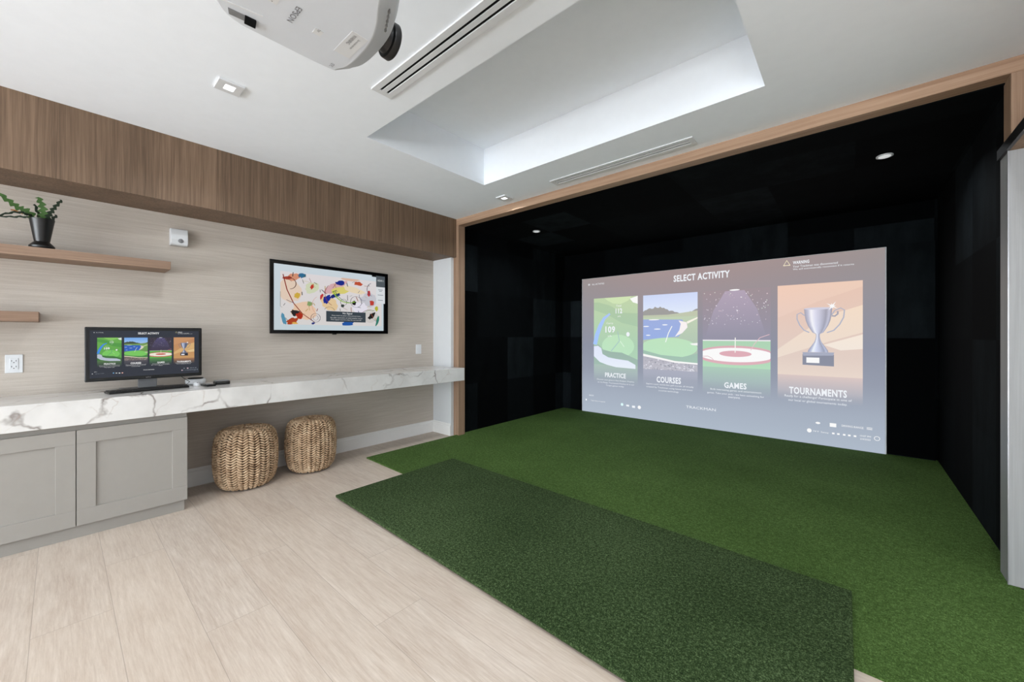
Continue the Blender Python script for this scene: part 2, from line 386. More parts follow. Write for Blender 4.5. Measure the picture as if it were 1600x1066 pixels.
MB().box(XW+.005, XW+.010, 2.992, 3.026, 1.06, 1.125).build('rocker', M['wplastic'], t, bevel=.001)

# ------------------------------------------------------------------ painting flat lit pictures
class Paint:
    """flat coloured pieces mapped through f(u, v, layer) -> xyz, colours kept in a colour attribute"""
    def __init__(s, f, tone): s.f = f; s.tone = tone; s.v = []; s.p = []; s.c = []
    def poly(s, pts, cols, lay=1):
        b = len(s.v)
        if not isinstance(cols[0], (tuple, list)): cols = [cols]*len(pts)
        for (u, v), cc in zip(pts, cols): s.v.append(s.f(u, v, lay)); s.c.append(s2l(s.tone(cc, u, v)))
        s.p.append(list(range(b, b+len(pts)))); return s
    def rect(s, u0, v0, u1, v1, top, bot=None, lay=1, nu=1, nv=1):
        bot = bot or top
        for i in range(nu):
            for j in range(nv):
                a, b = u0+(u1-u0)*i/nu, u0+(u1-u0)*(i+1)/nu; c, d = v0+(v1-v0)*j/nv, v0+(v1-v0)*(j+1)/nv
                mx = lambda v: tuple(bot[k]+(top[k]-bot[k])*(v-v0)/(v1-v0) for k in range(3))
                s.poly([(a, c), (b, c), (b, d), (a, d)], [mx(c), mx(c), mx(d), mx(d)], lay)
        return s
    def ell(s, cu, cv, ru, rv, col, lay=1, n=24, clip=None):
        pts = [(cu+ru*math.cos(2*math.pi*i/n), cv+rv*math.sin(2*math.pi*i/n)) for i in range(n)]
        if clip: pts = [(min(max(u, clip[0]), clip[1]), v) for u, v in pts]
        return s.poly(pts, col, lay)
    def stroke(s, pts, wd, col, lay=2):
        n = len(pts); L = []; R = []
        for i, (u, v) in enumerate(pts):
            a = pts[max(0, i-1)]; b = pts[min(n-1, i+1)]; dx, dy = b[0]-a[0], b[1]-a[1]; l = math.hypot(dx, dy) or 1
            ww = wd[i] if isinstance(wd, (list, tuple)) else wd
            L.append((u-dy/l*ww/2, v+dx/l*ww/2)); R.append((u+dy/l*ww/2, v-dx/l*ww/2))
        for i in range(n-1): s.poly([L[i], R[i], R[i+1], L[i+1]], col, lay)
        return s
    def text(s, body, u0, v0, u1, v1, col=(255, 255, 255), lay=3, bold=.0):
        cu = bpy.data.curves.new('lettering', 'FONT'); cu.body = body; cu.offset = bold; cu.resolution_u = 2; cu.space_character = 1.0+bold*3
        ob = bpy.data.objects.new('lettering', cu); COL.objects.link(ob)
        bpy.context.view_layer.update()
        dg = bpy.context.evaluated_depsgraph_get(); me = ob.evaluated_get(dg).to_mesh()
        xs = [q.co.x for q in me.vertices]; ys = [q.co.y for q in me.vertices]
        x0, x1, y0, y1 = min(xs), max(xs), min(ys), max(ys); b = len(s.v)
        for q in me.vertices:
            u = u0+(q.co.x-x0)/(x1-x0)*(u1-u0); v = v0+(q.co.y-y0)/(y1-y0)*(v1-v0)
            s.v.append(s.f(u, v, lay)); s.c.append(s2l(s.tone(col, u, v)))
        for p in me.polygons: s.p.append([b+i for i in p.vertices])
        ob.evaluated_get(dg).to_mesh_clear(); bpy.data.objects.remove(ob); bpy.data.curves.remove(cu); return s
    def build(s, name, mat, parent, label=None):
        me = bpy.data.meshes.new(name); me.from_pydata(s.v, [], s.p); me.materials.append(mat)
        at = me.color_attributes.new('Col', 'FLOAT_COLOR', 'POINT')
        for i, cc in enumerate(s.c): at.data[i].color = cc
        o = bpy.data.objects.new(name, me); COL.objects.link(o)
        if parent: o.parent = parent; o.matrix_parent_inverse = Matrix.Translation(-parent.location)
        if label: o['label'] = label
        return o

def golf_menu(f, tone, mat, parent, small_text=True):
    """the golf menu drawn in a 3.66 x 2.198 field; f maps it to its display"""
    W, V = 3.66, 2.198; BG = (52, 56, 66); WH = (255, 255, 255)
    P = lambda: Paint(f, tone)
    bg = P().rect(0, 0, W, V, BG, BG, 0, 8, 6)
    bg.build('menu_background', mat, parent)
    t = P(); t.text('SELECT ACTIVITY', 1.482, 2.024, 2.195, 2.118, WH, 3, .03).build('heading', mat, parent)
    # practice card
    def fade(p, u0, u1, v0, v1, col): p.rect(u0, v0, u1, v1, col, BG, 4, 2, 4)
    p = P(); u0, u1 = .215, .955
    p.rect(u0, .86, u1, 1.865, (112, 178, 84), (96, 168, 78), 1, 3, 4)
    p.poly([(.40, 1.865), (.86, 1.865), (.80, 1.80), (.68, 1.755), (.55, 1.77), (.46, 1.82)], (140, 205, 100), 1.3)
    p.poly([(.215, 1.80), (.30, 1.80), (.50, 1.74), (.70, 1.62), (.955, 1.60), (.955, 1.40), (.70, 1.46), (.45, 1.60), (.215, 1.68)], (86, 158, 74), 1.2)
    p.poly([(.83, 1.83), (.955, 1.865), (.955, 1.745), (.88, 1.77)], (230, 232, 225), 1.6)
    p.stroke([(.235, 1.12), (.27, 1.27), (.33, 1.42), (.40, 1.54), (.50, 1.61)], [.07, .075, .07, .05, .03], (70, 140, 235), 1.7)
    p.ell(.63, 1.10, .27, .18, (125, 205, 100), 1.4)
    p.poly([(.215, 1.10), (.30, 1.12), (.38, 1.04), (.52, 1.01), (.70, 1.0), (.955, .90), (.955, .80), (.215, .80)], (70, 120, 66), 1.8)
    p.poly([(.215, 1.09), (.29, 1.10), (.35, 1.06), (.37, .97), (.47, .92), (.60, .90), (.80, .88), (.92, .82), (.92, .76), (.60, .77), (.45, .80), (.32, .84), (.215, .93)], (190, 198, 215), 2)
    p.stroke([(.63, 1.33), (.66, 1.18), (.52, 1.02)], .012, (80, 140, 120), 2)
    p.stroke([(.67, 1.18), (.74, 1.09)], .012, (180, 230, 150), 2)
    p.rect(u0, .50, u1, .86, (96, 140, 80), BG, 1, 3, 4)
    p.ell(.80, 1.285, .028, .035, WH, 2.6, 12)
    p.text('109', .421, 1.31, .588, 1.413, WH, 3, .03); p.text('112', .597, 1.611, .706, 1.69, WH, 3, .03)
    p.text('Carry', .44, 1.44, .555, 1.475, (225, 235, 225), 3); p.text('Total', .605, 1.715, .69, 1.745, (225, 235, 225), 3)
    p.text('yds', .46, 1.24, .53, 1.272, (225, 235, 225), 3); p.text('yds', .63, 1.55, .68, 1.578, (225, 235, 225), 3)
    p.text('PRACTICE', .416, .603, .765, .677, WH, 5, .03)
    for s_, a, b, c in (('Discover your game in Shot Analysis, Practice', .273, .90, .545), ('on the Range, Tournament Practice or in our', .285, .90, .50), ('Target games today', .432, .735, .458)):
        p.text(s_, a, c, b, c+.026, WH, 5)
    p.build('practice_card', mat, parent, 'card with green fairway picture headed PRACTICE')
    # courses card
    p = P(); u0, u1 = 1.039, 1.802
    p.rect(u0, 1.56, u1, 1.862, (120, 172, 238), (170, 205, 245), 1, 2, 3)
    rr = random.Random(3); top = [(u0+(u1-u0)*i/30, 1.625+.05*math.sin(i*.21)+rr.uniform(-.012, .018)) for i in range(31)]
    for i in range(30): p.poly([(top[i][0], 1.535), (top[i+1][0], 1.535), top[i+1], top[i]], (70, 84, 66), 1.3)
    p.poly([(u0, 1.53), (u1, 1.535), (u1, 1.61), (1.60, 1.585), (1.4, 1.565), (u0, 1.565)], (120, 150, 84), 1.5)
    p.rect(u0, .70, u1, 1.535, (120, 168, 92), (96, 130, 74), 1, 2, 3)
    p.poly([(u0, 1.20), (1.30, 1.23), (1.55, 1.25), (1.60, 1.32), (1.64, 1.42), (1.60, 1.49), (u0, 1.505)], (52, 100, 190), 1.6)
    p.poly([(1.50, 1.25), (1.60, 1.30), (1.67, 1.38), (1.66, 1.45), (1.55, 1.478), (1.58, 1.43), (1.56, 1.34)], (225, 218, 200), 1.8)
    for a, b, v_ in ((1.12, 1.28, 1.497), (1.04, 1.13, 1.40), (1.08, 1.15, 1.27), (1.32, 1.40, 1.42), (1.2, 1.3, 1.36)): p.ell((a+b)/2, v_, (b-a)/2, .008, (215, 225, 240), 1.9, 10)
    p.ell(1.40, 1.09, .40, .145, (125, 205, 100), 2, 36, (u0, u1))
    p.poly([(u0, .99), (1.2, .955), (1.45, .91), (u1, .885), (u1, 1.02), (1.6, .965), (1.3, .985), (u0, 1.05)], (80, 140, 78), 2.2)
    p.poly([(u0, .96), (1.25, .925), (1.5, .88), (u1, .868), (u1, .888), (1.5, .905), (1.25, .955), (u0, .995)], (235, 225, 195), 2.4)
    p.poly([(u0, .975), (1.25, .94), (1.5, .89), (u1, .875), (u1, .72), (u0, .72)], (120, 108, 104), 2.3)
    for i in range(130):
        uu = rr.uniform(u0+.01, u1-.01); vv = rr.uniform(.76, .94-.12*(uu-u0)); g = rr.choice((70, 95, 150, 185)); p.ell(uu, vv, rr.uniform(.006, .016), rr.uniform(.005, .012), (g, g*.95, g*.92), 2.5, 6)
    p.stroke([(1.37, 1.17), (1.41, 1.30), (1.46, 1.40)], .012, (225, 235, 200), 2.7)
    p.poly([(1.70, 1.155), (u1, 1.165), (u1, 1.13), (1.73, 1.135)], (230, 225, 195), 2.6)
    p.poly([(1.66, 1.46), (u1, 1.52), (u1, 1.50), (1.67, 1.43)], (225, 225, 180), 2.6)
    p.rect(u0, .50, u1, .77, (88, 84, 92), BG, 2.8, 2, 4)
    p.text('COURSES', 1.241, .583, 1.583, .672, WH, 5, .03)
    for s_, a, b, c in (('Explore scenic world-class golf courses, all virtually', 1.088, 1.75, .538), ('created by Trackman using latest and most', 1.088, 1.738, .494), ('accurate technology.', 1.269, 1.557, .452)): p.text(s_, a, c, b, c+.028, WH, 5)
    p.build('courses_card', mat, parent, 'card with seaside golf green picture headed COURSES')
    # games card
    p = P(); u0, u1 = 1.867, 2.641
    p.rect(u0, 1.20, u1, 1.86, (60, 54, 66), (66, 60, 78), 1, 2, 3)
    p.poly([(2.14, 1.845), (2.36, 1.845), (2.50, 1.60), (2.60, 1.25), (1.90, 1.25), (2.0, 1.60)], [(84, 78, 118), (84, 78, 118), (76, 70, 100), (66, 60, 78), (66, 60, 78), (76, 70, 100)], 1.2)
    p.ell(2.25, 1.855, .06, .010, (235, 240, 255), 1.6, 12)
    for i in range(95):
        k = .003+.0045*rr.random(); uu = rr.uniform(u0+.02, u1-.02); vv = rr.uniform(1.40, 1.84)
        p.ell(uu, vv, k, k, rr.choice(((150, 150, 170), (215, 215, 230), (170, 140, 150), (140, 165, 150))), 1.7, 6)
    p.rect(u0, .70, u1, 1.205, (96, 176, 84), (104, 190, 84), 1.3, 2, 2); p.rect(u0, 1.196, u1, 1.21, (225, 215, 200), None, 1.8)
    p.ell(2.25, 1.01, .47, .125, (200, 92, 84), 2, 40, (u0, u1)); p.ell(2.25, 1.015, .43, .092, (244, 240, 225), 2.1, 40, (u0, u1)); p.ell(2.255, 1.03, .185, .040, (205, 90, 84), 2.2, 32)
    p.stroke([(2.256, 1.045), (2.258, 1.24)], .010, (235, 240, 190), 2.6)
    p.stroke([(2.43, 1.08), (2.47, 1.16), (2.53, 1.24), (2.63, 1.28)], .007, (215, 130, 120), 2.6); p.stroke([(1.87, .985), (1.93, .99), (1.98, .965), (2.0, .94)], .007, (190, 100, 90), 2.6)
    p.rect(u0, .50, u1, .85, (90, 150, 84), BG, 2.5, 2, 4)
    p.text('GAMES', 2.129, .58, 2.385, .657, WH, 5, .03)
    for s_, a, b, c in (('Both interesting games and entertainment', 1.963, 2.547, .535), ('games. Take your pick - we have something for', 1.923, 2.574, .486), ('everyone.', 2.177, 2.317, .444)): p.text(s_, a, c, b, c+.030, WH, 5)
    p.build('games_card', mat, parent, 'card with round red and white target picture headed GAMES')
    # tournaments card
    p = P(); u0, u1 = 2.713, 3.484
    p.rect(u0, .80, u1, 1.868, (196, 138, 98), (206, 158, 104), 1, 3, 5)
    p.poly([(u0, 1.48), (3.1, 1.66), (u1, 1.80), (u1, 1.868), (u0, 1.868)], (206, 152, 108), 1.2)
    p.poly([(u0, 1.10), (2.95, 1.30), (3.20, 1.50), (u1, 1.60), (u1, 1.30), (3.2, 1.20), (u0, 1.0)], (222, 180, 122), 1.2)
    p.poly([(3.15, 1.16), (u1, 1.28), (u1, 1.12), (3.30, 1.10)], (232, 200, 146), 1.4)
    p.rect(u0, .50, u1, .80, (180, 128, 92), BG, 1, 3, 5)
    LT, MD, DK = (214, 220, 238), (128, 136, 162), (72, 78, 98)
    cx = 3.099; prof = [(1.578, .130), (1.565, .127), (1.50, .122), (1.44, .112), (1.38, .092), (1.33, .066), (1.30, .048), (1.285, .020), (1.26, .017), (1.225, .022), (1.19, .034), (1.15, .058), (1.128, .072), (1.115, .078), (1.10, .088), (1.075, .094)]
    bands = [(-1, DK), (-.72, MD), (-.5, LT), (-.2, (170, 178, 204)), (.2, MD), (.6, DK), (.82, MD), (1, (60, 64, 84))]
    for (za, ra), (zb, rb) in zip(prof[:-1], prof[1:]):
        for (ka, ca), (kb, cb2) in zip(bands[:-1], bands[1:]):
            p.poly([(cx+ka*rb, zb), (cx+kb*rb, zb), (cx+kb*ra, za), (cx+ka*ra, za)], [ca, cb2, cb2, ca], 2.2)
    p.ell(cx, 1.578, .130, .013, (150, 158, 182), 2.4)
    p.stroke([(2.975, 1.50), (2.94, 1.535), (2.905, 1.515), (2.905, 1.46), (2.93, 1.39), (2.97, 1.33), (3.02, 1.302)], .012, (100, 112, 132), 2.1)
    p.stroke([(3.222, 1.50), (3.25, 1.55), (3.30, 1.575), (3.332, 1.55), (3.325, 1.47), (3.29, 1.39), (3.24, 1.325), (3.18, 1.30)], .012, (100, 112, 132), 2.1)
    p.stroke([(3.222, 1.49), (3.25, 1.485), (3.275, 1.51), (3.275, 1.54)], .016, DK, 2.1)
    p.poly([(2.963, 1.03), (3.235, 1.04), (3.245, 1.075), (2.957, 1.072)], (92, 96, 110), 2.3); p.poly([(2.957, .925), (3.242, .918), (3.242, 1.05), (2.957, 1.05)], (46, 48, 58), 2.2)
    p.rect(2.993, .95, 3.113, 1.012, (240, 240, 250), None, 2.8)
    for k in range(8):
        a = k*math.pi/4+.2; r_ = .06 if k % 2 else .035; p.poly([(3.226+r_*math.cos(a), 1.60+r_*math.sin(a)), (3.226+.008*math.cos(a+1.57), 1.60+.008*math.sin(a+1.57)), (3.226-.008*math.cos(a+1.57), 1.60-.008*math.sin(a+1.57))], (255, 250, 235), 2.9)
    p.ell(3.226, 1.60, .018, .018, (255, 255, 250), 2.95, 12)
    p.text('TOURNAMENTS', 2.828, .574, 3.353, .658, WH, 5, .03)
    for s_, a, b, c in (('Ready for a challenge? Participate in one of', 2.783, 3.394, .528), ('our local or global tournaments today.', 2.821, 3.357, .480)): p.text(s_, a, c, b, c+.034, WH, 5)
    p.build('tournaments_card', mat, parent, 'card with silver trophy picture headed TOURNAMENTS')
    # corner notes, logo and task bar
    P().text('ALL ACTIVITIES', .18, 2.087, .40, 2.112, WH, 3).build('back_label', mat, parent)
    p = P(); [p.rect(.112+i*.018, 2.087+j*.016, .124+i*.018, 2.098+j*.016, WH, None, 3) for i in range(2) for j in range(2)]
    p.build('grid_icon', mat, parent)
    p = P(); p.stroke([(2.772, 2.106), (2.838, 2.106), (2.805, 2.166), (2.772, 2.106), (2.838, 2.106)], .009, (225, 215, 150), 3)
    p.text('WARNING', 2.865, 2.112, 3.02, 2.150, WH, 3, .03); p.text('Your Trackman was disconnected', 2.865, 2.072, 3.275, 2.098, WH, 3); p.text('We will automatically reconnect if it returns', 2.865, 2.036, 3.412, 2.062, WH, 3)
    p.build('warning_note', mat, parent)
    P().text('TRACKMAN', 1.651, .258, 2.028, .294, WH, 3, .0).build('brand_lettering', mat, parent)
    def one(name, fn):
        q = P(); fn(q); q.build(name, mat, parent)
    LG = (205, 215, 225)
    one('back_lettering', lambda q: q.text('BACK', .13, .275, .213, .298, WH, 3))
    one('start_icon', lambda q: q.ell(.073, .206, .014, .016, WH, 3, 12))
    one('search_lettering', lambda q: q.text('Type here to search', .16, .192, .415, .212, (205, 210, 220), 3))
    one('browser_icon', lambda q: q.ell(.704, .198, .022, .022, (120, 190, 240), 3, 14))
    one('mail_icon', lambda q: q.rect(.772, .178, .82, .204, WH, None, 3))
    one('folder_icon', lambda q: q.rect(.866, .168, .914, .20, WH, None, 3))
    one('game_icon', lambda q: q.ell(.98, .186, .026, .026, (250, 190, 170), 3, 14))
    one('camera_icon', lambda q: q.ell(3.099, .262, .022, .012, (190, 205, 215), 3, 12))
    def flag(q):
        for k in range(7): q.rect(3.205, .236+k*.006, 3.262, .242+k*.006, (235, 190, 195) if k % 2 == 0 else (250, 240, 245), None, 3)
    one('flag_icon', flag)
    one('user_lettering', lambda q: q.text('DRIVING RANGE', 3.308, .252, 3.49, .274, LG, 3))
    def burger(q):
        for k in range(3): q.rect(3.515, .252+k*.010, 3.56, .256+k*.010, LG, None, 3)
    one('menu_icon', burger)
    one('weather_icon', lambda q: q.ell(3.02, .164, .022, .024, (252, 215, 225), 3, 14))
    one('weather_lettering', lambda q: q.text('74\u00b0F  Sunny', 3.055, .15, 3.195, .172, LG, 3))
    for uu in (3.236, 3.28, 3.33, 3.373, 3.42): one('tray_icon', lambda q: q.rect(uu-.011, .155, uu+.011, .173, (190, 202, 214), None, 3))
    one('clock_lettering', lambda q: q.text('10:07 PM', 3.462, .168, 3.548, .186, LG, 3))
    one('clock_lettering', lambda q: q.text('2/4/2023', 3.462, .134, 3.545, .152, LG, 3))
    one('notification_icon', lambda q: q.stroke([(3.597+.022*math.cos(a*.6), .168+.022*math.sin(a*.6)) for a in range(12)], .005, (215, 225, 232), 3))

# ------------------------------------------------------------------ projection screen
SX, SY, SW, SH = -3.394, 5.71, 3.66, 2.198
scr = thing('projection_screen', 'large golf simulator impact screen showing the SELECT ACTIVITY menu', 'screen', (-1.56, SY, .013))
MB().box(SX-.008, SX+SW+.010, SY+.002, SY+.014, .013, SH+.004).build('screen_fabric', plain('screen_fabric_white', (205, 208, 210), .9, .1, var=2), scr)
MB().box(-3.797, SX-.02, SY+.03, SY+.05, .013, 2.222).build('side_border', M['felt'], scr)
MB().box(SX+SW+.02, XR, SY+.03, SY+.05, .013, 2.222).build('side_border', M['felt'], scr)
def ambient_haze(u, v):  # room-light haze over the screen, painted into its emitted colours
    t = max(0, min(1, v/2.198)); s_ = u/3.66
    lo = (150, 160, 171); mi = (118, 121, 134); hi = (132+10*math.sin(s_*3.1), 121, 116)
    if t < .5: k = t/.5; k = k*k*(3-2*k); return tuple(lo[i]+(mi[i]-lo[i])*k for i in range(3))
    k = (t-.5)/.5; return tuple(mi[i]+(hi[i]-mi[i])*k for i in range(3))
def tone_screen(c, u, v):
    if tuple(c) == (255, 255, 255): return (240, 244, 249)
    h = ambient_haze(u, v); g = (c[0]+c[1]+c[2])/3; return tuple(min(250, h[i]-3+(c[i]*.78+g*.22)*(.50 if g < 75 else .57)) for i in range(3))
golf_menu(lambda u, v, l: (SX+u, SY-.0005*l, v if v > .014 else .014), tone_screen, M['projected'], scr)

# ------------------------------------------------------------------ monitor, keyboard and small desk things
mx = -3.93; my0, my1, mz0, mz1 = .113, .748, .949, 1.327
mo = thing('monitor', 'wide black desktop monitor showing the golf menu on the counter', 'monitor', (-4.0, .43, CT))
MB().box(mx-.045, mx, my0, my1, mz0, mz1).build('casing', M['gloss'], mo, bevel=.006, seg=3)
MB().box(mx-.075, mx-.045, .30, .56, 1.05, 1.23).build('rear_housing', M['black'], mo, bevel=.01)
iu0, iu1, iv0, iv1 = my0+.024, my1-.020, mz0+.025, mz1-.024
bl = MB(); bl.loft([[(-4.02, .383, CT+.008), (-4.02, .487, CT+.008), (-3.995, .487, CT+.008), (-3.995, .383, CT+.008)], [(-4.0, .383, mz0+.13), (-4.0, .487, mz0+.13), (-3.976, .487, mz0+.13), (-3.976, .383, mz0+.13)]])
bl.build('stand_neck', M['grey'], mo, bevel=.002)
MB().box(-4.14, -3.975, .29, .545, CT, CT+.009).build('stand_base', M['grey'], mo, bevel=.004)
sx_, sz_ = (iu1-iu0)/3.66, (iv1-iv0)/2.198
def tone_mon(c, u, v): return tuple(min(255, x*.94+3) for x in c)
dp = MB().box(mx-.002, mx+.0006, iu0-.001, iu1+.001, iv0-.001, iv1+.001).build('screen', M['gloss'], mo)
golf_menu(lambda u, v, l: (mx+.0010+.00012*l, iu0+u*sx_, iv0+v*sz_), tone_mon, M['display'], dp)
MBt = Paint(lambda u, v, l: (mx+.0012, .432+u, .9615+v), lambda c, u, v: c)
MBt.text('elo', -.014, -.005, .014, .006, (110, 112, 115), 0, .01).build('brand_mark', M['display'], mo)
MB().tube([(mx-.06, .60, .98), (mx-.055, .64, .935), (mx-.05, .68, .90), (-4.0, .655, .872)], .0025).build('cable', M['black'], mo, smooth=True)

kb = thing('keyboard', 'thin black computer keyboard lying in front of the monitor', 'keyboard', (-3.90, .45, CT))
ka = math.atan2(-.06, .44)
def kbox(mb, a0, a1, b0, b1, z0_, z1_):
    # a along length, b towards the wall, origin at front-left
    O = Vector((-3.80, .222)); A = Vector((math.sin(ka), math.cos(ka))); B = Vector((-A.y, A.x))
    q = [O+A*a+B*b for a, b in ((a0, b0), (a1, b0), (a1, b1), (a0, b1))]; zt = z1_
    return mb.prism([(p.x, p.y) for p in q], z0_, zt)
kbox(MB(), 0, .44, 0, .13, CT, CT+.014).build('case', M['black'], kb, bevel=.003)
for r_ in range(5):
    ncol = 15; kk = MB()
    for i in range(ncol):
        a0 = .006+i*.0287
        if r_ == 0 and 4 <= i <= 8:
            if i == 4: kbox(kk, a0, a0+.0287*5-.003, .008, .026, CT+.014, CT+.019)
            continue
        kbox(kk, a0, a0+.0255, .008+r_*.0235, .008+r_*.0235+.0195, CT+.014, CT+.019)
    kk.build('key_row', M['grey'] if False else plain('key_black', (30, 30, 32), .45, .5, var=3), kb)

ws = thing('conference_speaker', 'round white speaker puck with black top on the counter behind the keyboard', 'speaker', (-4.08, .735, CT))
MB().lathe([(.045, 0), (.062, .006), (.068, .022), (.066, .040), (.060, .046)], (-4.08, .735, CT), 36).build('body', M['wplastic'], ws, smooth=True)
MB().lathe([(.050, .046), (.052, .052), (.046, .056), (.001, .057)], (-4.08, .735, CT), 36).build('top_disc', M['black'], ws, smooth=True)
ms = thing('computer_mouse', 'pale computer mouse right of the keyboard on the counter', 'mouse', (-3.93, .715, CT))
rings = []
for k, (zz, sc_) in enumerate(((0, .92), (.006, 1), (.016, .96), (.024, .78), (.029, .45))):
    rings.append([(-3.93+.030*sc_*math.cos(a*math.pi/10), .715+.022*sc_*math.sin(a*math.pi/10), CT+zz) for a in range(20)])
MB().loft(rings).build('mouse_shell', M['wplastic'], ms, smooth=True)
MB().lathe([(.001, -.003), (.006, -.003), (.006, .003), (.001, .003)], (-3.915, .715, CT+.024), 14, 'y').build('scroll_wheel', M['grey'], ms)
rc_ = thing('remote_control', 'flat black remote control lying beside the pale mouse', 'remote control', (-3.86, .78, CT))
MB().prism([(-3.90, .735), (-3.80, .755), (-3.805, .815), (-3.905, .795)], CT, CT+.016).build('case', M['gloss'], rc_, bevel=.004)
rb = MB()
for i in range(4):
    for j in range(3): rb.box(-3.885+i*.02, -3.877+i*.02, .757+j*.013, .765+j*.013, CT+.0155, CT+.0185)
rb.build('buttons', M['grey'], rc_)
cs = thing('small_case', 'small black box with pale silver lid beside the remote control', 'box', (-3.90, .875, CT))
MB().box(-3.955, -3.875, .825, .925, CT, CT+.028).build('box_base', M['gloss'], cs, bevel=.006, seg=3)
MB().box(-3.950, -3.880, .830, .920, CT+.028, CT+.036).build('lid', M['alu'], cs, bevel=.003)

# ------------------------------------------------------------------ television
tv = thing('television', 'black framed wall television showing colourful abstract picture and No Signal box', 'television', (XW, 1.905, 1.64))
tx = -4.11; a0, a1, b0, b1 = 1.289, 2.522, 1.287, 1.985
MB().box(tx-.042, tx-.013, a0+.01, a1-.01, b0+.01, b1-.01).build('rear_housing', M['black'], tv, bevel=.004)
fr = MB(); bw = .034
for (p, q, r, s_) in ((a0, a1, b0, b0+bw), (a0, a1, b1-bw, b1), (a0, a0+bw, b0+bw, b1-bw), (a1-bw, a1, b0+bw, b1-bw)): fr.box(tx-.012, tx, p, q, r, s_)
fr.box(tx-.001, tx+.004, a0, a1, b0, b0+.008); fr.box(tx-.001, tx+.004, a0, a1, b1-.008, b1); fr.box(tx-.001, tx+.004, a0, a0+.008, b0, b1); fr.box(tx-.001, tx+.004, a1-.008, a1, b0, b1)
fr.build('bezel', M['gloss'], tv)
MB().box(XW, tx-.042, 1.65, 2.15, 1.45, 1.80).build('wall_bracket', M['black'], tv)
MB().box(tx-.01, tx+.006, 1.875, 1.915, b0-.010, b0+.001).build('logo_tab', M['black'], tv, bevel=.002)
c0, c1, d0, d1 = a0+bw, a1-bw, b0+bw, b1-bw; TW, TH = c1-c0, d1-d0
ft = lambda u, v, l: (tx-.010+.0004*l, c0+u*TW, d0+v*TH)
idt = lambda c, u, v: tuple(x*.93 for x in c)
p = Paint(ft, idt); p.rect(0, 0, 1, 1, (212, 224, 232), (206, 220, 226), 0, 2, 2); dsp = p.build('display', M['display'], tv)
p = Paint(ft, idt); rr = random.Random(21)
U0, U1, V0, V1 = .05, .965, .085, .895
p.rect(U0, V0, U1, V1, (232, 226, 228), (226, 222, 220), 1, 2, 2)
def cl(u, v): return (min(max(u, U0), U1), min(max(v, V0), V1))
def blob(cu, cv, ru, rv, col, lay, rough=.35, n=16, ang=0):
    q = []
    for i in range(n):
        a = 2*math.pi*i/n; k = 1-rough*rr.random(); x = ru*k*math.cos(a); y = rv*k*math.sin(a)
        q.append(cl(cu+x*math.cos(ang)-y*math.sin(ang)*.57, cv+x*math.sin(ang)*1.75+y*math.cos(ang)))
    p.poly(q, col, lay)
L_ = 1.05
for (cu, cv, ru, rv, col, ang) in ((.12, .62, .10, .22, (236, 212, 192), .2), (.24, .30, .12, .16, (240, 206, 178), 0), (.50, .72, .14, .08, (222, 178, 182), .5), (.56, .68, .12, .07, (226, 214, 120), .3),
        (.68, .70, .12, .06, (240, 222, 190), -.2), (.83, .55, .10, .14, (206, 206, 214), .4), (.30, .68, .07, .10, (216, 222, 190), .6), (.15, .82, .07, .06, (220, 150, 120), .3), (.85, .25, .08, .12, (214, 210, 206), 0),
        (.45, .45, .07, .16, (236, 206, 160), .9), (.74, .40, .09, .11, (238, 234, 246), 0), (.64, .88, .10, .03, (228, 190, 170), 0)):
    blob(cu, cv, ru, rv, col, L_, .25, 18, ang); L_ += .04
for (cu, cv, ru, rv, col, ang) in ((.55, .80, .055, .055, (28, 44, 140), .1), (.43, .52, .035, .10, (30, 46, 150), -.5), (.50, .58, .065, .035, (24, 40, 120), .4), (.22, .86, .035, .05, (50, 110, 150), .3), (.72, .82, .05, .04, (196, 84, 56), 0),
        (.165, .27, .045, .06, (44, 38, 40), .1), (.20, .23, .035, .06, (176, 48, 30), .2), (.14, .14, .055, .06, (178, 70, 38), .4), (.30, .70, .018, .06, (196, 60, 48), -.5), (.10, .80, .05, .03, (168, 66, 52), .2), (.38, .55, .014, .06, (200, 60, 66), -.4),
        (.83, .66, .02, .07, (190, 50, 54), 0), (.86, .50, .028, .06, (196, 66, 56), .2), (.86, .27, .03, .10, (30, 30, 30), -.8), (.62, .12, .07, .05, (36, 90, 170), .1), (.68, .48, .024, .05, (30, 20, 30), 0), (.57, .42, .02, .03, (60, 70, 66), 0),
        (.18, .54, .03, .05, (214, 176, 70), .5), (.28, .42, .028, .05, (140, 166, 110), 0), (.92, .18, .016, .12, (50, 130, 110), -.3), (.075, .17, .018, .12, (90, 150, 180), .2), (.91, .40, .022, .06, (190, 190, 60), 0), (.50, .20, .03, .04, (70, 20, 30), 0), (.16, .05+.06, .03, .02, (230, 180, 90), 0), (.31, .11, .02, .02, (50, 60, 130), .3)):
    blob(cu, cv, ru, rv, col, L_, .4, 18, ang); L_ += .03
def arc(cu, cv, r0, a_, b_, wd, col, asp=1.75):
    pts = [cl(cu+r0*math.cos(a_+(b_-a_)*i/16), cv+r0*asp*math.sin(a_+(b_-a_)*i/16)) for i in range(17)]; p.stroke(pts, wd, col, L_)
p.stroke([cl(.07, .85), cl(.10, .62), cl(.15, .42), cl(.22, .26), cl(.32, .13)], .008, (140, 44, 34), L_); L_ += .03
